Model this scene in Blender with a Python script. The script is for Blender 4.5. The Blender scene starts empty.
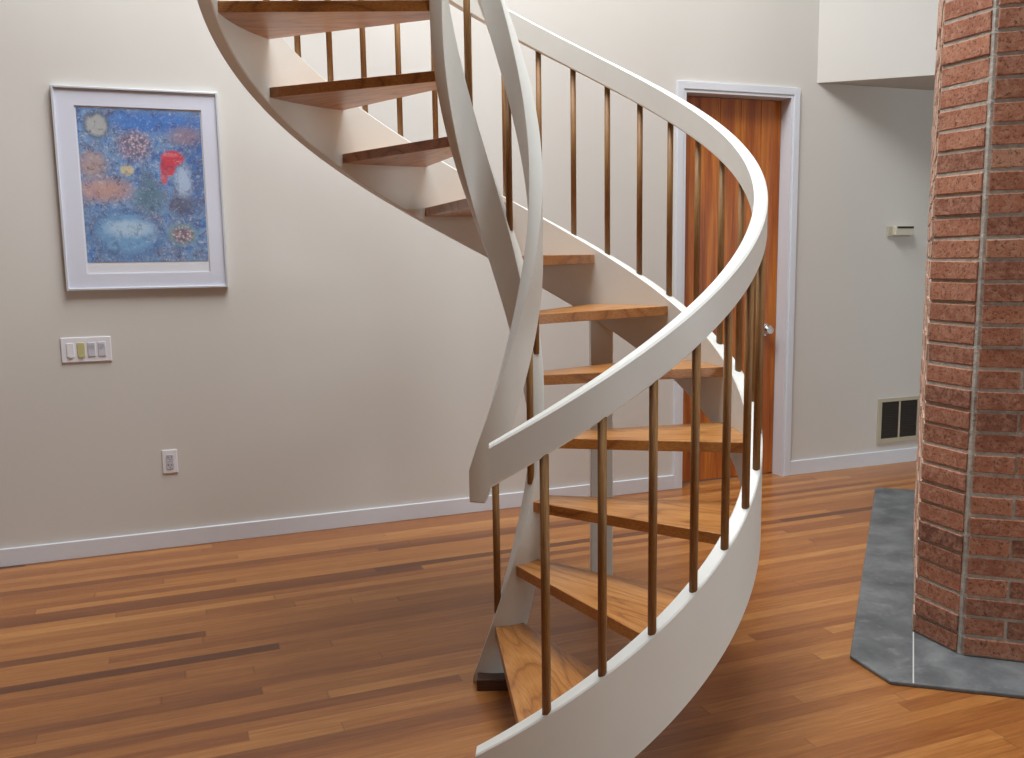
import bpy, bmesh, math, random
from mathutils import Vector, Matrix, noise
C = bpy.context.scene.collection
sin, cos, pi = math.sin, math.cos, math.pi
rnd = random.Random(7)

# ------------------------------------------------------------------ camera
F_PX, PITCH, ROLL, CAM_H = 899.5, 0.13645, -0.0140, 1.44
cd = bpy.data.cameras.new('camera'); cam = bpy.data.objects.new('camera', cd); C.objects.link(cam)
cd.sensor_fit = 'HORIZONTAL'; cd.sensor_width = 36.0; cd.lens = F_PX / 1024 * 36.0
cd.shift_x = -5.04 / 1024; cd.shift_y = 1.17 / 1024
X = Vector((1, 0, 0)); U = Vector((0, sin(PITCH), cos(PITCH))); Fw = Vector((0, cos(PITCH), -sin(PITCH)))
R2 = cos(ROLL) * X + sin(ROLL) * U; U2 = -sin(ROLL) * X + cos(ROLL) * U
M = Matrix((R2, U2, -Fw)).transposed().to_4x4(); M.translation = Vector((0, 0, CAM_H))
cam.matrix_world = M; cd.clip_start = 0.05
bpy.context.scene.camera = cam

# ------------------------------------------------------------------ materials
def srgb(r, g, b):
    f = lambda c: (c / 255) / 12.92 if c / 255 <= 0.04045 else ((c / 255 + 0.055) / 1.055) ** 2.4
    return (f(r), f(g), f(b), 1)
class NT:
    def __init__(s, name):
        s.m = bpy.data.materials.new(name); s.m.use_nodes = True
        s.t = s.m.node_tree; s.b = s.t.nodes['Principled BSDF']
    def n(s, typ, ins=None, **kw):
        nd = s.t.nodes.new(typ)
        for k, v in kw.items(): setattr(nd, k, v)
        for k, v in (ins or {}).items(): s.set(nd.inputs[k], v)
        return nd
    def set(s, sock, v):
        if isinstance(v, bpy.types.NodeSocket): s.t.links.new(v, sock)
        else: sock.default_value = v
    def math(s, op, a, b=0.0, c=None):
        ins = {0: a, 1: b}
        if c is not None: ins[2] = c
        return s.n('ShaderNodeMath', ins, operation=op).outputs[0]
    def ramp(s, fac, stops, interp='LINEAR'):
        r = s.n('ShaderNodeValToRGB', {0: fac}); cr = r.color_ramp; cr.interpolation = interp
        while len(cr.elements) < len(stops): cr.elements.new(0.5)
        for e, (p, c) in zip(cr.elements, stops): e.position = p; e.color = c
        return r.outputs[0]
    def mix(s, fac, a, b, blend='MIX'):
        nd = s.n('ShaderNodeMix', data_type='RGBA', blend_type=blend)
        s.set(nd.inputs[0], fac); s.set(nd.inputs[6], a); s.set(nd.inputs[7], b)
        return nd.outputs[2]
    def obj(s): return s.n('ShaderNodeTexCoord').outputs['Object']
    def noise(s, vec, scale, detail=3, rough=.5, out=0, dist=0):
        return s.n('ShaderNodeTexNoise', {'Vector': vec, 'Scale': scale, 'Detail': detail, 'Roughness': rough, 'Distortion': dist}).outputs[out]
    def mapping(s, vec, scale=(1, 1, 1), loc=(0, 0, 0), rot=(0, 0, 0)):
        return s.n('ShaderNodeMapping', {'Vector': vec, 'Scale': scale, 'Location': loc, 'Rotation': rot}).outputs[0]
    def bump(s, h, strength, dist=0.01):
        s.t.links.new(s.n('ShaderNodeBump', {'Height': h, 'Strength': strength, 'Distance': dist}).outputs[0], s.b.inputs['Normal'])
    def base(s, c): s.set(s.b.inputs['Base Color'], c)
    def rough(s, r): s.set(s.b.inputs['Roughness'], r)

def paint(name, col, rough=.5, var=.03, bump=.04, scale=3.0):
    m = NT(name); o = m.obj()
    f = m.noise(o, scale, 4)
    dark = tuple(c * (1 - var) for c in col[:3]) + (1,); lite = tuple(min(1, c * (1 + var)) for c in col[:3]) + (1,)
    m.base(m.ramp(f, [(.3, dark), (.7, lite)])); m.rough(rough)
    m.bump(m.noise(o, 180, 2), bump, .002)
    return m.m

def mat_floor(ang):
    m = NT('oak_strip_floor'); o = m.obj()
    v = m.mapping(o, rot=(0, 0, -ang))
    sp = m.n('ShaderNodeSeparateXYZ', {0: v}); x, y = sp.outputs[0], sp.outputs[1]
    W = .057
    row = m.math('FLOOR', m.math('DIVIDE', y, W))
    wn = m.n('ShaderNodeTexWhiteNoise', {'W': row}, noise_dimensions='1D').outputs[0]
    wn2 = m.n('ShaderNodeTexWhiteNoise', {'W': m.math('ADD', row, 71.3)}, noise_dimensions='1D').outputs[0]
    L = m.math('MULTIPLY_ADD', wn2, 1.8, 1.5)
    xs = m.math('ADD', m.math('DIVIDE', x, L), m.math('MULTIPLY', wn, 17.0))
    col = m.math('FLOOR', xs)
    pid = m.n('ShaderNodeCombineXYZ', {0: row, 1: col}).outputs[0]
    t = m.n('ShaderNodeTexWhiteNoise', {'Vector': pid}, noise_dimensions='3D')
    tone = t.outputs[0]; tc = m.n('ShaderNodeSeparateXYZ', {0: t.outputs[1]})
    base = m.ramp(tone, [(0, srgb(92, 52, 26)), (.07, srgb(110, 66, 34)), (.15, srgb(143, 91, 46)), (.5, srgb(158, 106, 54)), (.8, srgb(170, 118, 64)), (1, srgb(186, 136, 78))])
    # grain, shifted per board
    gv = m.n('ShaderNodeVectorMath', {0: v, 1: m.n('ShaderNodeVectorMath', {0: t.outputs[1], 1: (37, 37, 37)}, operation='MULTIPLY').outputs[0]}, operation='ADD').outputs[0]
    g1 = m.noise(m.mapping(gv, scale=(1.4, 26, 1)), 3.0, 5, .6, dist=.6)
    g2 = m.noise(m.mapping(gv, scale=(5, 160, 1)), 3.0, 3, .6)
    c = m.mix(m.math('MULTIPLY', m.math('GREATER_THAN', tc.outputs[1], .0), .55), base, m.ramp(g1, [(.30, srgb(110, 80, 60)), (.5, srgb(165, 160, 150)), (.7, srgb(225, 215, 200))]), 'SOFT_LIGHT')
    c = m.mix(.28, c, m.ramp(g2, [(.35, srgb(95, 60, 40)), (.6, srgb(200, 200, 200))]), 'SOFT_LIGHT')
    # broad redness drift
    c = m.mix(m.math('MULTIPLY', m.noise(m.mapping(gv, scale=(.6, 3, 1)), 1.5, 2), .3), c, srgb(156, 94, 52))
    fy = m.math('FRACT', m.math('DIVIDE', y, W)); fx = m.math('FRACT', xs)
    ey = m.math('LESS_THAN', m.math('ABSOLUTE', m.math('SUBTRACT', fy, .5)), .482)
    ex = m.math('LESS_THAN', m.math('ABSOLUTE', m.math('SUBTRACT', fx, .5)), .4985)
    e = m.math('MULTIPLY', ey, ex)
    c = m.mix(m.math('MULTIPLY', m.math('SUBTRACT', 1.0, e), .28), c, srgb(70, 38, 20))
    m.base(c)
    m.rough(m.math('MULTIPLY_ADD', g1, .12, .28))
    m.b.inputs['Coat Weight'].default_value = .12; m.b.inputs['Coat Roughness'].default_value = .22
    m.bump(m.math('ADD', e, m.math('MULTIPLY', g2, .15)), .25, .0012)
    return m.m

def mat_wood(name, dark, mid, lite, sc=1.0, rough=.35, coat=.3, ring=True):
    m = NT(name); o = m.obj()
    r = m.n('ShaderNodeObjectInfo').outputs['Random']
    off = m.n('ShaderNodeCombineXYZ', {0: m.math('MULTIPLY', r, 13.0), 1: m.math('MULTIPLY', r, 7.3), 2: m.math('MULTIPLY', r, 3.1)}).outputs[0]
    v = m.n('ShaderNodeVectorMath', {0: o, 1: off}, operation='ADD').outputs[0]
    warp = m.noise(m.mapping(v, scale=(.8 * sc, 6 * sc, 3 * sc)), 1.1, 2, .45)
    g = m.math('FRACT', m.math('MULTIPLY', warp, 11.0)) if ring else m.noise(m.mapping(v, scale=(1.5, 24, 24)), 3, 4)
    rings = m.ramp(g, [(0, dark), (.12, mid), (.6, lite), (.93, mid), (1, dark)])
    pores = m.noise(m.mapping(v, scale=(8, 190, 190)), 2.0, 3, .6)
    c = m.mix(.5, mid, rings)
    c = m.mix(.5, c, m.ramp(pores, [(.38, srgb(80, 55, 40)), (.55, srgb(190, 190, 190))]), 'SOFT_LIGHT')
    m.base(c); m.rough(rough)
    m.b.inputs['Coat Weight'].default_value = coat; m.b.inputs['Coat Roughness'].default_value = .25
    m.bump(pores, .12, .0008)
    return m.m

def mat_brick():
    m = NT('tumbled_brick'); o = m.obj()
    a = m.n('ShaderNodeAttribute', attribute_name='tone').outputs['Fac']
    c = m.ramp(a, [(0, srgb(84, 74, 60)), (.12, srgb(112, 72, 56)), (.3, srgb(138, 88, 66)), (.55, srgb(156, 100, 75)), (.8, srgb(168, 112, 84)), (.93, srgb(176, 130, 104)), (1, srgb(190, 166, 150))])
    n1 = m.noise(o, 38, 5, .65)
    c = m.mix(m.ramp(n1, [(.42, (0, 0, 0, 1)), (.66, (.55, .55, .55, 1))]), c, srgb(192, 148, 124))
    n2 = m.noise(m.mapping(o, loc=(3, 5, 1)), 95, 5, .7)
    c = m.mix(m.ramp(n2, [(.38, (.8, .8, .8, 1)), (.47, (0, 0, 0, 1))]), c, srgb(84, 52, 42))
    m.base(c); m.rough(.9); m.bump(m.math('ADD', n1, n2), .6, .004)
    return m.m
def mat_mortar():
    m = NT('grey_mortar'); o = m.obj(); n1 = m.noise(o, 30, 5, .7)
    m.base(m.ramp(n1, [(.3, srgb(146, 142, 134)), (.7, srgb(188, 182, 172))])); m.rough(.95); m.bump(n1, .8, .01)
    return m.m
def mat_slate():
    m = NT('bluestone_slab'); o = m.obj()
    n1 = m.noise(o, 5.2, 6, .62, dist=.4); n2 = m.noise(m.mapping(o, scale=(1, 1, 1), loc=(4, 2, 0)), 14, 5, .7)
    c = m.ramp(n1, [(.3, srgb(72, 76, 78)), (.5, srgb(94, 98, 100)), (.68, srgb(118, 122, 123))])
    c = m.mix(m.ramp(n2, [(.56, (0, 0, 0, 1)), (.85, (.5, .5, .5, 1))]), c, srgb(160, 163, 164))
    m.base(c); m.rough(m.math('MULTIPLY_ADD', n2, .25, .26)); m.bump(n1, .15, .006)
    return m.m
def mat_metal(name, col, rough=.25):
    m = NT(name); m.base(col); m.b.inputs['Metallic'].default_value = 1
    m.rough(m.math('MULTIPLY_ADD', m.noise(m.obj(), 60, 2), .1, rough)); return m.m
def mat_art():
    # plain abstract in blues with a warm drift, a red patch and pale blossoms
    m = NT('abstract_print'); o = m.obj()         # object space: x across (-.27..+.27), z up (-.36..+.36)
    sp = m.n('ShaderNodeSeparateXYZ', {0: o}); x, z = sp.outputs[0], sp.outputs[2]
    n1 = m.noise(o, 9, 7, .7, dist=1.6); n2 = m.noise(m.mapping(o, loc=(5, 0, 2)), 26, 6, .75, dist=1.0)
    n3 = m.noise(m.mapping(o, loc=(1, 3, 7)), 55, 4, .7, dist=.8)
    c = m.ramp(n1, [(.28, srgb(58, 74, 118)), (.40, srgb(78, 120, 180)), (.50, srgb(120, 154, 192)), (.58, srgb(104, 116, 150)), (.66, srgb(152, 168, 196)), (.76, srgb(200, 210, 222))])
    c = m.mix(m.ramp(n2, [(.47, (0, 0, 0, 1)), (.66, (.55, .55, .55, 1))]), c, srgb(96, 90, 112))
    c = m.mix(m.ramp(n3, [(.52, (0, 0, 0, 1)), (.70, (.5, .5, .5, 1))]), c, srgb(188, 196, 212))
    def blob(cx, cz, rx, rz, edge=.25, wob=.35):
        dx = m.math('DIVIDE', m.math('SUBTRACT', x, cx), rx); dz = m.math('DIVIDE', m.math('SUBTRACT', z, cz), rz)
        d = m.math('SQRT', m.math('ADD', m.math('MULTIPLY', dx, dx), m.math('MULTIPLY', dz, dz)))
        d = m.math('ADD', d, m.math('MULTIPLY', m.math('SUBTRACT', n2, .5), wob * 2))
        return m.ramp(d, [(1 - edge, (1, 1, 1, 1)), (1, (0, 0, 0, 1))])
    def put(fac, col, k=1.0):
        nonlocal c
        c = m.mix(m.math('MULTIPLY', fac, k), c, col)
    vor = m.n('ShaderNodeTexVoronoi', {'Vector': o, 'Scale': 85.0}).outputs[0]
    speck = m.ramp(vor, [(.2, srgb(216, 200, 198)), (.4, srgb(170, 130, 134)), (.75, srgb(96, 96, 118))])
    put(blob(.06, .30, .30, .07, .6), srgb(46, 112, 196), .7)
    put(blob(.24, .10, .1, .3, .6), srgb(60, 90, 150), .5)
    put(blob(-.18, -.02, .16, .07, .6), srgb(200, 152, 128), .7)
    put(blob(-.22, .10, .08, .08, .6), srgb(190, 150, 120), .6)
    put(blob(.20, .24, .10, .06, .6), srgb(150, 125, 130), .7)
    put(blob(-.19, .28, .065, .07, .2), srgb(96, 108, 126), .8)
    put(blob(-.19, .28, .052, .056, .3), srgb(178, 180, 176), .8)
    put(blob(-.03, .19, .09, .09, .5, .5), speck, .75)
    put(blob(.01, -.19, .065, .08, .5, .4), speck, .85)
    put(blob(.16, -.23, .08, .065, .35), srgb(120, 150, 150), .8)
    put(blob(.16, -.23, .062, .05, .5, .4), speck, .85)
    put(blob(-.09, -.23, .18, .13, .12, .1), srgb(84, 120, 168), .6)
    put(blob(-.09, -.22, .16, .11, .3, .1), srgb(120, 166, 204), .7)
    put(blob(-.08, -.20, .13, .05, .5, .2), srgb(175, 200, 220), .8)
    put(blob(.18, .02, .05, .12, .6), srgb(175, 195, 220), .8)
    put(blob(.17, -.09, .08, .07, .6), srgb(88, 88, 110), .8)
    put(blob(.02, -.06, .09, .09, .5), srgb(98, 128, 148), .8)
    put(blob(.02, -.0, .05, .10, .5), srgb(84, 112, 130), .6)
    put(blob(.135, .135, .058, .042, .25, .12), srgb(194, 64, 78), .95)
    put(blob(.112, .095, .040, .050, .25, .12), srgb(194, 64, 78), .95)
    put(blob(.092, .045, .018, .045, .4, .2), srgb(196, 84, 98), .9)
    put(blob(.13, .15, .05, .012, .6, .2), srgb(222, 130, 136), .5)
    put(blob(-.07, .075, .035, .03, .3), srgb(196, 184, 150), .9)
    c = m.mix(m.ramp(n2, [(.53, (0, 0, 0, 1)), (.62, (.45, .45, .45, 1))]), c, srgb(60, 60, 92))
    c = m.mix(m.ramp(n3, [(.56, (0, 0, 0, 1)), (.68, (.35, .35, .35, 1))]), c, srgb(214, 210, 214))
    m.base(c); m.rough(.5); m.b.inputs['Coat Weight'].default_value = .6; m.b.inputs['Coat Roughness'].default_value = .04
    return m.m

WALLC = srgb(203, 200, 194)
M_wall = paint('cream_wall_paint', WALLC, .85, .015, .05, 1.2)
M_ceil = paint('ceiling_paint', srgb(228, 226, 220), .9)
M_trim = paint('white_trim_paint', srgb(210, 214, 221), .45, .01, .02)
M_stair = paint('off_white_stair_paint', srgb(219, 221, 216), .38, .02, .05, 5)
M_floor = mat_floor(math.radians(21.0))
M_tread = mat_wood('oak_tread', srgb(104, 62, 26), srgb(172, 116, 58), srgb(196, 146, 84))
M_bal = mat_wood('brown_baluster_wood', srgb(88, 60, 28), srgb(132, 94, 46), srgb(148, 108, 56), rough=.6, coat=.05, ring=False)
def mat_door():
    m = NT('varnished_fir_door'); o = m.obj()      # local x runs up the door, z across it
    sp = m.n('ShaderNodeSeparateXYZ', {0: o})
    st_ = m.noise(m.mapping(o, scale=(.5, 1, 9)), 1.6, 3, .5)
    g = m.noise(m.mapping(o, scale=(2, 40, 60)), 2.2, 4, .6)
    c = m.ramp(st_, [(.3, srgb(134, 66, 10)), (.45, srgb(166, 90, 20)), (.58, srgb(192, 118, 34)), (.7, srgb(154, 80, 18))])
    c = m.mix(.45, c, m.ramp(g, [(.35, srgb(90, 60, 30)), (.6, srgb(200, 190, 170))]), 'SOFT_LIGHT')
    m.base(c); m.rough(.45); m.b.inputs['Coat Weight'].default_value = .05; m.b.inputs['Coat Roughness'].default_value = .2
    return m.m
M_door = mat_door()
M_block = mat_wood('dark_floor_block', srgb(40, 22, 16), srgb(62, 36, 28), srgb(76, 46, 34), ring=False)
M_brick, M_mortar, M_slate = mat_brick(), mat_mortar(), mat_slate()
M_silver = mat_metal('silver_frame', srgb(208, 212, 218), .42)
M_silver.node_tree.nodes['Principled BSDF'].inputs['Metallic'].default_value = .45
M_chrome = mat_metal('chrome', srgb(214, 214, 216), .12)
M_mat = paint('white_mat_board', srgb(206, 209, 222), .4, .01, .01)
M_paper = paint('print_paper', srgb(214, 216, 222), .4, .01, .01)
M_plastic = paint('white_plastic', srgb(222, 222, 226), .35, .005, 0)
M_plastic_g = paint('pale_grey_plastic', srgb(196, 198, 206), .35, .005, 0)
M_yellow = paint('yellowed_plastic', srgb(186, 182, 130), .4, .03, 0)
M_cream = paint('cream_plastic', srgb(196, 190, 172), .45, .01, 0)
M_black = paint('black_plastic', srgb(24, 24, 26), .5, .05, 0)
M_beige = paint('beige_grille_metal', srgb(178, 170, 150), .5, .02, 0)
M_gdark = paint('dark_grille', srgb(44, 38, 32), .6, .1, 0)
M_caulk = paint('pale_joint', srgb(190, 192, 190), .7, .02, 0)
M_art = mat_art()

# ------------------------------------------------------------------ mesh helpers
def link(name, bm, mats, parent=None, smooth=False, world=False):
    me = bpy.data.meshes.new(name); bmesh.ops.recalc_face_normals(bm, faces=bm.faces[:]); bm.to_mesh(me); bm.free()
    for mt in (mats if isinstance(mats, (list, tuple)) else [mats]): me.materials.append(mt)
    if smooth:
        for p in me.polygons: p.use_smooth = True
    o = bpy.data.objects.new(name, me); C.objects.link(o)
    if parent is not None:
        o.parent = parent
        if world:
            bpy.context.view_layer.update()
            o.matrix_parent_inverse = parent.matrix_world.inverted()
    return o
def structure(o): o['kind'] = 'structure'; return o
def tag(o, label, cat, group=None):
    o['label'] = label; o['category'] = cat
    if group: o['group'] = group
    return o
def empty(name, mw, label, cat):
    o = bpy.data.objects.new(name, None); C.objects.link(o); o.matrix_world = mw; o.empty_display_size = .1
    return tag(o, label, cat)
def box(bm, a, b, bev=0, seg=2, mi=0):
    g = bmesh.ops.create_cube(bm, size=1.0); vs = g['verts']
    for v in vs: v.co = Vector([(a[i] + b[i]) / 2 + v.co[i] * (b[i] - a[i]) for i in range(3)])
    fs = {f for v in vs for f in v.link_faces}
    for f in fs: f.material_index = mi
    if bev:
        es = list({e for v in vs for e in v.link_edges})
        r = bmesh.ops.bevel(bm, geom=es, offset=bev, segments=seg, affect='EDGES', profile=.5)
        for f in r['faces']: f.material_index = mi
def prism(bm, pts, z0, z1, bev=0):
    lo = [bm.verts.new((p[0], p[1], z0)) for p in pts]; hi = [bm.verts.new((p[0], p[1], z1)) for p in pts]
    n = len(pts); fs = [bm.faces.new(lo[::-1]), bm.faces.new(hi)]
    for i in range(n): fs.append(bm.faces.new((lo[i], lo[(i + 1) % n], hi[(i + 1) % n], hi[i])))
    if bev:
        es = list({e for v in lo + hi for e in v.link_edges})
        bmesh.ops.bevel(bm, geom=es, offset=bev, segments=2, affect='EDGES', profile=.5)
def cyl(bm, p0, p1, r0, r1=None, n=16):
    p0, p1 = Vector(p0), Vector(p1); d = p1 - p0; r1 = r0 if r1 is None else r1
    q = d.to_track_quat('Z', 'Y').to_matrix().to_4x4(); q.translation = (p0 + p1) / 2
    bmesh.ops.create_cone(bm, cap_ends=True, segments=n, radius1=r0, radius2=r1, depth=d.length, matrix=q)

# ------------------------------------------------------------------ room frame: s along the long wall, t out from it, z up
TW, DW = 0.35463, 4.7687
u = Vector((cos(TW), sin(TW), 0)); nn = Vector((-sin(TW), cos(TW), 0))
RM = Matrix((u, -nn, Vector((0, 0, 1)))).transposed().to_4x4(); RM.translation = nn * DW
# RM columns: s -> u ; t -> -nn (towards camera); determinant negative, so use explicit conversion
def W(s, t, z=0): return nn * DW + u * s - nn * t + Vector((0, 0, z))
WM = Matrix((u, nn, Vector((0, 0, 1)))).transposed().to_4x4(); WM.translation = nn * DW   # local x=s, y=into the wall, z=up
def at_wall(s, z):
    m = WM.copy(); m.translation = W(s, 0, z); return m

S0, S1, T1, HZ = -4.0, 6.6, 8.6, 5.4
def quadpts(s0, s1, t0, t1): return [W(s0, t0), W(s1, t0), W(s1, t1), W(s0, t1)]

# floor
bm = bmesh.new(); prism(bm, quadpts(S0 - .15, S1 + .15, -.4, T1 + .15), -.12, 0); structure(link('floor', bm, M_floor))
# long wall with door opening
D0, D1, DH = 2.828, 3.604, 2.400
bm = bmesh.new()
for a, b, z0, z1 in ((S0 - .15, D0, 0, HZ), (D1, S1 + .15, 0, HZ), (D0, D1, DH, HZ)):
    box(bm, (a, 0, z0), (b, .15, z1))
o = structure(link('wall_back', bm, M_wall)); o.matrix_world = WM
# dark panelling added to the unseen left and front walls to cut bounce light
M_added_panel = mat_wood('added_dark_panelling', srgb(70, 46, 30), srgb(104, 72, 48), srgb(122, 88, 60), rough=.5, coat=.05, ring=False)
def wall_seg(name, s0, t0, s1, t1, holes=(), mat=None):
    """vertical wall slab from (s0,t0) to (s1,t1), 0.15 thick outwards, rectangular holes (a,b,z0,z1) along it"""
    p0, p1 = W(s0, t0), W(s1, t1); d = (p1 - p0); L = d.length; d.normalize(); nrm = Vector((d.y, -d.x, 0))
    m = Matrix((d, -nrm, Vector((0, 0, 1)))).transposed().to_4x4(); m.translation = p0
    bm = bmesh.new(); x = 0
    for a, b, z0, z1 in sorted(holes):
        box(bm, (x, 0, 0), (a, .15, HZ)); box(bm, (a, 0, 0), (b, .15, z0)); box(bm, (a, 0, z1), (b, .15, HZ)); x = b
    box(bm, (x, 0, 0), (L, .15, HZ))
    o = structure(link(name, bm, mat or M_wall)); o.matrix_world = m; return o, m
wall_seg('wall_left', S0, T1, S0, 0, mat=M_added_panel)
wr, WR = wall_seg('wall_right', S1, 0, S1, T1, holes=((4.3, 6.7, .8, 2.4),))
wf, WF = wall_seg('wall_front', S1, T1, S0, T1, holes=((.9, 3.1, .8, 2.4),), mat=M_added_panel)
def window(name, m, a, b, z0, z1):
    bm = bmesh.new(); f = .05
    for q in (((a, .02, z0), (b, .1, z0 + f)), ((a, .02, z1 - f), (b, .1, z1)), ((a, .02, z0 + f), (a + f, .1, z1 - f)), ((b - f, .02, z0 + f), (b, .1, z1 - f)), (((a + b) / 2 - f / 2, .02, z0 + f), ((a + b) / 2 + f / 2, .1, z1 - f))): box(bm, *q)
    o = structure(link(name, bm, M_trim)); o.matrix_world = m; return o
window('window_1', WF, .9, 3.1, .8, 2.4); window('window_2', WR, 4.3, 6.7, .8, 2.4)

# stair axis and skylight position
CX, CY = -0.0876, 3.0709
cs = Vector((CX, CY, 0)) - nn * DW; SC, TC = cs.dot(u), -cs.dot(nn)
SKY = (SC - 1.25, SC + 1.45, TC - 1.4, TC + 1.2)   # s0,s1,t0,t1
bm = bmesh.new()
for q in ((S0 - .15, S1 + .15, -.15, SKY[2]), (S0 - .15, S1 + .15, SKY[3], T1 + .15), (S0 - .15, SKY[0], SKY[2], SKY[3]), (SKY[1], S1 + .15, SKY[2], SKY[3])):
    prism(bm, quadpts(*q), HZ, HZ + .2)
structure(link('ceiling', bm, M_ceil))
bm = bmesh.new()
for i in range(4):
    s = SKY[0] + (SKY[1] - SKY[0]) * i / 3
    prism(bm, quadpts(max(SKY[0], s - .03), min(SKY[1], s + .03), SKY[2], SKY[3]), HZ + .05, HZ + .13)
structure(link('window_3', bm, M_trim))

# baseboards
def wall_obj(name, boxes, mat, bev=0):
    bm = bmesh.new()
    for a, b in boxes: box(bm, a, b, bev)
    o = link(name, bm, mat); o.matrix_world = WM; return o
CW = .044
o = structure(wall_obj('baseboard_left', [((S0, -.016, 0), (D0 - CW, 0.0, .088))], M_trim, .003))
o = structure(wall_obj('baseboard_right', [((D1 + CW, -.016, 0), (S1, 0.0, .095))], M_trim, .003))
# door casing + jamb
bm = bmesh.new()
box(bm, (D0 - CW, -.018, 0), (D0, .004, DH + CW), .003); box(bm, (D1, -.018, 0), (D1 + CW, .004, DH + CW), .003)
box(bm, (D0 - .001, -.0178, DH), (D1 + .001, .004, DH + CW), .002)
box(bm, (D0, -.012, 0), (D0 + .018, .15, DH)); box(bm, (D1 - .018, -.012, 0), (D1, .15, DH)); box(bm, (D0 + .018, -.012, DH - .018), (D1 - .018, .15, DH))
o = structure(link('trim_1', bm, M_trim)); o.matrix_world = WM
# door leaf
dr = structure(bpy.data.objects.new('door_1', None)); C.objects.link(dr); dr.matrix_world = at_wall(D0 + .02, 0)
DWd = D1 - D0 - .04
bm = bmesh.new(); npl = 5; y0 = .085
for i in range(npl):
    box(bm, (DWd * i / npl + .0006, y0, .008), (DWd * (i + 1) / npl - .0006, y0 + .04, DH - .022), .0022, 1)
leaf = link('door_leaf', bm, M_door, dr)
# grain runs up the door: keep it as its own rotated object space
Rg = Matrix.Rotation(pi / 2, 4, 'Y'); leaf.data.transform(Rg.inverted()); leaf.matrix_basis = Rg
bm = bmesh.new(); kx, kz = 3.497 - D0 - .02, .953
cyl(bm, (kx, y0, kz), (kx, y0 - .008, kz), .038, n=24); cyl(bm, (kx, y0 - .008, kz), (kx, y0 - .03, kz), .013, n=16)
cyl(bm, (kx, y0 - .03, kz), (kx, y0 - .045, kz), .022, .034, 24); cyl(bm, (kx, y0 - .045, kz), (kx, y0 - .062, kz), .034, .024, 24)
link('door_knob', bm, M_chrome, dr, smooth=False)

# upper storey wall with its soffit
P0 = W(3.781, 0); d1 = Vector((cos(-math.radians(18.0)), sin(-math.radians(18.0)), 0))
# where it meets the right wall
num = (W(S1, 0) - P0).dot(u); L1 = num / d1.dot(u); P1 = P0 + d1 * L1
bm = bmesh.new(); prism(bm, [P0, P1, W(S1, 0)], 2.483, HZ)
structure(link('wall_upper', bm, M_wall))

# ------------------------------------------------------------------ staircase
TH0, DT, RISE = -1.47323, 0.42216, 0.20629
NT_ = 14
RSI, RSO = .860, .906      # outer stringer
RII, RIO = .140, .180      # inner stringer
def zl(th): return RISE + (th - TH0) * RISE / DT
st = empty('spiral_staircase', Matrix.Translation((CX, CY, 0)), 'tall curving staircase with white painted stringers, oak treads and brown wooden balusters', 'staircase')
def sweep(name, r0, r1, b_off, t_off, tha, thb, mat, n=120, clip=None, ch=.004, endcut=None):
    """helical board, vertical section with eased edges"""
    bm = bmesh.new(); rings = []
    for i in range(n + 1):
        th = tha + (thb - tha) * i / n; z = zl(th); zb, zt = z + b_off, z + t_off
        if endcut: zb, zt = endcut(th, zb, zt)
        if clip is not None: zb = max(zb, clip); zt = max(zt, clip + .012)
        sec = [(r0 + ch, zb), (r1 - ch, zb), (r1, zb + ch), (r1, zt - ch), (r1 - ch, zt), (r0 + ch, zt), (r0, zt - ch), (r0, zb + ch)]
        rings.append([bm.verts.new((r * cos(th), r * sin(th), zz)) for r, zz in sec])
    for a, b in zip(rings, rings[1:]):
        for k in range(8): bm.faces.new((a[k], a[(k + 1) % 8], b[(k + 1) % 8], b[k]))
    bm.faces.new(rings[0][::-1]); bm.faces.new(rings[-1])
    o = link(name, bm, mat, st)
    for p in o.data.polygons: p.use_smooth = True
    o.data.set_sharp_from_angle(angle=math.radians(38))
    return o
THE = TH0 + NT_ * DT
sweep('outer_stringer', RSI, RSO, -.275, .028, -1.607, THE, M_stair, 260, clip=0)
sweep('inner_stringer', RII, RIO, -.285, .078, -2.02, THE, M_stair, 200, clip=0)
sweep('outer_handrail', RSI + .002, RSO - .002, .705, .812, -1.553, THE, M_stair, 260, ch=.006)
sweep('inner_handrail', RII - .002, RIO + .002, 
      .535, .80, -2.0, THE, M_stair, 220, ch=.007,
      endcut=lambda th, zb, zt: (max(zb, .632), zt))
# treads: own local frame with x along the tread
for k in range(1, NT_ + 1):
    th = TH0 + (k - 1) * DT; mid = th + DT / 2
    poly = []
    a0, a1 = th, th + DT + .0127
    for i in range(9):
        a = a0 + (a1 - a0) * i / 8; poly.append(((RSI + .004) * cos(a), (RSI + .004) * sin(a)))
    b0, b1 = th - .084, th + DT + .0565
    for i in range(5):
        a = b1 + (b0 - b1) * i / 4; poly.append(((RIO - .003) * cos(a), (RIO - .003) * sin(a)))
    R = Matrix.Rotation(mid, 4, 'Z'); Ri = R.inverted()
    bm = bmesh.new(); prism(bm, [(Ri @ Vector((p[0], p[1], 0)))[:2] for p in poly], -.036, 0, .0022)
    o = link('tread', bm, M_tread, st); R.translation = Vector((0, 0, RISE * k)); o.matrix_basis = R
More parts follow.
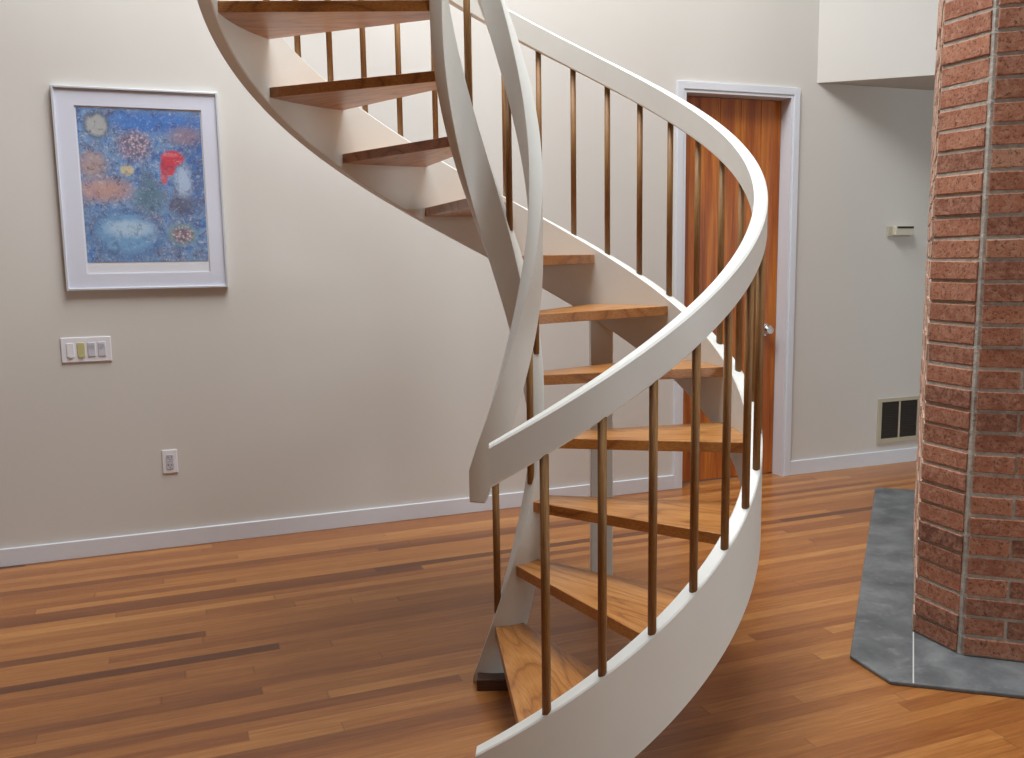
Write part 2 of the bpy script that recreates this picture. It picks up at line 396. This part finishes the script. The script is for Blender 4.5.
# balusters
def baluster(r, th, z0, z1, rad):
    bm = bmesh.new(); n = 16
    cyl(bm, (0, 0, 0), (0, 0, z1 - z0), rad, n=n)
    # grain along the length: rotate data so local x is the length
    o = link('baluster', bm, M_bal, st); Rg = Matrix.Rotation(-pi / 2, 4, 'Y')
    o.data.transform(Rg.inverted()); o.matrix_basis = Matrix.Translation((r * cos(th), r * sin(th), z0)) @ Rg
    for p in o.data.polygons: p.use_smooth = len(p.vertices) == 4
RB = .892
j = 0
while True:
    th = TH0 + .074 + j * .1720 - .022 * min(1, max(0, (j - 15.5) / 3)); j += 1
    if th > THE - .05: break
    baluster(RB, th, zl(th) + .022, zl(th) + .718, .0118)
for j in range(7):
    th = -1.50 + .875 * j
    if th > THE - .05: break
    baluster((RII + RIO) / 2, th, zl(th) + .055, zl(th) + .60, .0118)
# support post under the outer stringer
pc = Vector((.364, 3.865, 0)) - Vector((CX, CY, 0))
bm = bmesh.new(); box(bm, (-.0475, -.045, 0), (.0475, .045, 1.172), .003)
o = link('support_post', bm, M_stair, st); o.matrix_basis = Matrix.Translation(pc) @ Matrix.Rotation(0, 4, 'Z')
# dark block at the foot of the inner stringer
bm = bmesh.new(); box(bm, (-.149, 2.842, 0), (-.01, 2.90, .040), .003)
for v in bm.verts: v.co -= Vector((CX, CY, 0))
o = link('foot_block', bm, M_block, st); o['label'] = 'dark brown wooden block under the foot of the inner stringer'

# ------------------------------------------------------------------ chimney breast and hearth
HT = .014
A = Vector((1.484, 3.235, 0)); B = Vector((1.560, 3.035, 0))
dS = Vector((cos(math.radians(66.2)), sin(math.radians(66.2)), 0)); dB = Vector((cos(math.radians(-19.5)), sin(math.radians(-19.5)), 0))
D_ = A + dS * 1.62; C_ = B + dB * 1.35; E_ = C_ + dS * .9; 
ch = empty('brick_chimney', Matrix.Translation(A), 'tall red brick chimney breast with a chamfered corner standing on the grey hearth', 'chimney')
COURSE = .0734
def off_poly(pts, d):
    out = []; n = len(pts)
    for i in range(n):
        p0, p1, p2 = pts[i - 1], pts[i], pts[(i + 1) % n]
        e1 = (p1 - p0).normalized(); e2 = (p2 - p1).normalized(); n1 = Vector((-e1.y, e1.x, 0)); n2 = Vector((-e2.y, e2.x, 0))
        b = (n1 + n2).normalized(); out.append(p1 + b * (d / max(.3, b.dot(n1))))
    return out
F_ = D_ + (E_ - C_).normalized() * 0 + dB * 1.0
outline = [A, B, C_, E_, D_]           # counter-clockwise seen from above
core = off_poly(outline, .005)
bm = bmesh.new(); prism(bm, [p - A for p in core], HT + .001, HZ - .003)
link('mortar_core', bm, M_mortar, ch)
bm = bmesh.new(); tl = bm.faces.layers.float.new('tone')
def brick(p, d, n_in, l, z0, z1, pale=False):
    """brick: start p, along d, length l, outward -n_in"""
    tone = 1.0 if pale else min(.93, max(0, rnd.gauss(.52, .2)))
    jit = lambda s: rnd.uniform(-s, s)
    out = rnd.uniform(-.0035, .003); dep = .05
    pr = [(0, out), (l, out), (l, dep), (0, dep)]
    vs = []
    for zz in (z0, z1):
        for a, b in pr:
            q = p + d * (a + jit(.0015)) + n_in * (b + jit(.0012)); vs.append(bm.verts.new((q.x - A.x, q.y - A.y, zz + jit(.0016))))
    fs = [bm.faces.new([vs[i] for i in f]) for f in ((3, 2, 1, 0), (4, 5, 6, 7), (0, 1, 5, 4), (1, 2, 6, 5), (2, 3, 7, 6), (3, 0, 4, 7))]
    for f in fs: f[tl] = tone
    es = list({e for e in fs[2].edges})
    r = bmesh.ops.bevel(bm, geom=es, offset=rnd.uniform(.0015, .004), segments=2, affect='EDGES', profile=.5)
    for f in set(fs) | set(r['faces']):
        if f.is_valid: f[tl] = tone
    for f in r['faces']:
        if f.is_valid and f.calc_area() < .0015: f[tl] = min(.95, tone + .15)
BL, JT = .203, .011
ncourse = int((HZ - HT) / COURSE)
for i in range(ncourse):
    z0 = HT + .006 + i * COURSE; z1 = z0 + COURSE - .0125
    for k, (p, q) in enumerate(((A, B), (B, C_), (D_, A))):
        d = (q - p); L = d.length; d.normalize(); n_in = Vector((-d.y, d.x, 0))
        if k == 0:
            brick(p + d * .003, d, n_in, L - .018, z0, z1)
        elif k == 1:
            if z0 > 2.7 : continue
            x = .012; first = BL * .62 if i % 2 else BL * 1.0 - .0
            ln = first
            while x < L - .05:
                ln = min(ln, L - x - .002); brick(p + d * x, d, n_in, ln, z0, z1); x += ln + JT; ln = BL
        else:
            if z0 > 2.7 : continue
            x = .004; ln = BL * .5 if i % 2 else BL
            while x < L - .05:
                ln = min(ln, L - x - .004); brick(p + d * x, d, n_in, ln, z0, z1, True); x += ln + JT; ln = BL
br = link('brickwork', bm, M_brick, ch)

hearth_pts = [Vector((1.175, 3.047, 0)), Vector((1.236, 2.847, 0)), Vector((1.236, 2.847, 0)) + Vector((cos(math.radians(-16)), sin(math.radians(-16)), 0)) * 2.0]
hearth_pts += [hearth_pts[2] + dS * 2.9, Vector((2.180, 5.355, 0)) + dB * .9, Vector((2.180, 5.355, 0))]
bm = bmesh.new(); prism(bm, [p - hearth_pts[0] for p in hearth_pts], 0, HT, .004)
hr = link('hearth', bm, M_slate); hr.location = hearth_pts[0]
tag(hr, 'low blue-grey stone hearth slab on the oak floor around the brick chimney', 'hearth')
# pale joint between the two slabs, from the chimney corner to the front edge
jn = (A - Vector((1.306, 2.829, 0))); jl = jn.length; jn.normalize()
bm = bmesh.new(); 
a_, b_ = Vector((1.306, 2.829, 0)) - hearth_pts[0], A - hearth_pts[0]; w_ = Vector((-jn.y, jn.x, 0)) * .0022
prism(bm, [a_ - w_, a_ + w_, b_ + w_, b_ - w_], HT - .002, HT + .0006)
j_ = link('slab_joint', bm, M_caulk, hr); j_['label'] = 'thin pale joint line between two slabs'

# ------------------------------------------------------------------ things on the wall
# framed print
pw, ph = .730, .943
pe = empty('framed_print', at_wall(-.142, 1.780), 'framed abstract print in blues with a red patch, hanging on the cream wall', 'picture')
bm = bmesh.new(); fw, fd = .011, .028
box(bm, (-pw / 2, -fd, -ph / 2), (-pw / 2 + fw, 0, ph / 2), .0015); box(bm, (pw / 2 - fw, -fd, -ph / 2), (pw / 2, 0, ph / 2), .0015)
box(bm, (-pw / 2 + fw, -fd + .0005, ph / 2 - fw), (pw / 2 - fw, 0, ph / 2 - .0004), .0015); box(bm, (-pw / 2 + fw, -fd + .0005, -ph / 2 + .0004), (pw / 2 - fw, 0, -ph / 2 + fw), .0015)
link('frame', bm, M_silver, pe)
ax0, ax1, az0, az1 = -.266, .279, -.339, .377
bm = bmesh.new()     # mat board with a window
m0, m1, n0, n1 = -pw / 2 + fw, pw / 2 - fw, -ph / 2 + fw, ph / 2 - fw
h0, h1, k0, k1 = ax0 - .006, ax1 + .006, az0 - .055, az1 + .008
for a, b in (((m0, -.018, n0), (h0, -.012, n1)), ((h1, -.018, n0), (m1, -.012, n1)), ((h0, -.018, n0), (h1, -.012, k0)), ((h0, -.018, k1), (h1, -.012, n1))): box(bm, a, b)
link('mat_board', bm, M_mat, pe)
bm = bmesh.new(); box(bm, (h0 - .01, -.012, k0 - .01), (h1 + .01, -.010, k1 + .01)); link('paper_margin', bm, M_paper, pe)
bm = bmesh.new(); box(bm, (-(ax1 - ax0) / 2, -.0015, -(az1 - az0) / 2), ((ax1 - ax0) / 2, 0, (az1 - az0) / 2))
ar = link('print', bm, M_art, pe); ar.location = ((ax0 + ax1) / 2, -.0121, (az0 + az1) / 2)

# four-gang switch plate
sw = empty('switch_plate', at_wall(-.444, 1.026), 'white four-gang light switch plate on the wall below the framed print', 'light switch')
bm = bmesh.new(); box(bm, (-.110, -.007, -.060), (.110, 0, .060), .003); link('plate', bm, M_plastic, sw)
for i, (x, mt) in enumerate(((-.069, M_plastic), (-.023, M_yellow), (.023, M_plastic_g), (.069, M_plastic_g))):
    bm = bmesh.new(); box(bm, (x - .0165, -.0105, -.034), (x + .0165, -.006, .034), .0015)
    if i < 2: box(bm, (x - .010, -.0125, -.036), (x + .010, -.0095, -.026), 0)
    else:
        for q in range(4): box(bm, (x - .012, -.0118, .004 + q * .006), (x + .012, -.0104, .007 + q * .006))
    o = link('switch', bm, mt, sw)
    if i == 1: o['label'] = 'yellowed switch, second from the left'
# duplex outlet
ou = empty('wall_outlet', at_wall(-.104, .443), 'small white electrical outlet low on the wall above the baseboard', 'outlet')
bm = bmesh.new(); box(bm, (-.036, -.006, -.060), (.036, 0, .060), .003); link('plate', bm, M_plastic, ou)
for z in (.020, -.020):
    bm = bmesh.new(); box(bm, (-.017, -.009, z - .014), (.017, -.005, z + .014), .005); o = link('socket', bm, M_plastic_g, ou)
    bm = bmesh.new()
    box(bm, (-.009, -.0095, z - .002), (-.006, -.0085, z + .008)); box(bm, (.006, -.0095, z - .002), (.009, -.0085, z + .006)); box(bm, (-.002, -.0095, z - .010), (.002, -.0085, z - .006))
    link('slots', bm, M_black, o)
# thermostat
te = empty('thermostat', at_wall(4.470, 1.573), 'small cream thermostat with a dark slot on the shaded wall beside the chimney', 'thermostat')
bm = bmesh.new(); box(bm, (-.098, -.014, -.036), (.085, 0, .030), .003); link('back_plate', bm, M_beige, te)
bm = bmesh.new(); box(bm, (-.062, -.045, -.030), (.088, -.012, .032), .004); link('housing', bm, M_cream, te)
bm = bmesh.new(); box(bm, (-.050, -.047, .016), (.085, -.043, .029)); o = link('display_slot', bm, M_black, te); o['label'] = 'narrow dark slot along the top'
# return air grille
ve = empty('wall_grille', at_wall(4.540, .302), 'beige framed dark air grille low on the wall beside the chimney', 'vent')
gw, gh = .183, .155
bm = bmesh.new()
for a, b in (((-gw, -.012, -gh), (gw, 0, -gh + .032)), ((-gw, -.012, gh - .026), (gw, 0, gh)), ((-gw, -.012, -gh + .032), (-gw + .03, 0, gh - .026)), ((gw - .03, -.012, -gh + .032), (gw, 0, gh - .026)), ((-.007, -.011, -gh + .032), (.007, 0, gh - .026))): box(bm, a, b, .0015, 1)
link('frame', bm, M_beige, ve)
for sx in (-1, 1):
    bm = bmesh.new(); x0, x1 = (-gw + .03, -.007) if sx < 0 else (.007, gw - .03)
    box(bm, (x0, -.002, -gh + .032), (x1, 0, gh - .026))
    for i in range(14):
        z = -gh + .038 + i * .0175
        vs = [bm.verts.new(c) for c in ((x0, -.009, z), (x1, -.009, z), (x1, -.002, z + .011), (x0, -.002, z + .011), (x0, -.0095, z - .001), (x1, -.0095, z - .001), (x1, -.0025, z + .0095), (x0, -.0025, z + .0095))]
        for f in ((0, 1, 2, 3), (7, 6, 5, 4), (4, 5, 1, 0), (6, 7, 3, 2)): bm.faces.new([vs[q] for q in f])
    link('louvre_panel', bm, M_gdark, ve)

# ------------------------------------------------------------------ light
def area(name, loc, direction, sx, sy, power, col):
    l = bpy.data.lights.new(name, 'AREA'); l.shape = 'RECTANGLE'; l.size = sx; l.size_y = sy; l.energy = power; l.color = col
    o = bpy.data.objects.new(name, l); C.objects.link(o)
    z = -Vector(direction).normalized(); x = u if abs(z.z) > .5 else Vector((0, 0, 1)).cross(z).normalized()
    if abs(z.z) > .5: x = (u - z * u.dot(z)).normalized()
    y = z.cross(x); m = Matrix((x, y, z)).transposed().to_4x4(); m.translation = loc; o.matrix_world = m
    return o
sc_ = (SKY[0] + SKY[1]) / 2; tc_ = (SKY[2] + SKY[3]) / 2
area('skylight_daylight', W(sc_, tc_, HZ + .18), (0, 0, -1), SKY[1] - SKY[0] - .1, SKY[3] - SKY[2] - .1, 395, (.95, .975, 1.0))
area('window_daylight', W(S1 + .1, 5.5, 1.6), -u, 2.3, 1.5, 70, (.92, .96, 1.0))
area('window_daylight', W(S1 - 2.0, T1 + .1, 1.6), nn, 2.1, 1.5, 120, (.86, .96, 1.0))

wd = bpy.data.worlds.new('world'); bpy.context.scene.world = wd; wd.use_nodes = True
bg = wd.node_tree.nodes['Background']; bg.inputs[0].default_value = (.85, .92, 1.0, 1); bg.inputs[1].default_value = .3
vs = bpy.context.scene.view_settings
vs.view_transform = 'Standard'; vs.look = 'None'; vs.gamma = 1.0; vs.use_curve_mapping = False; vs.exposure = -0.06
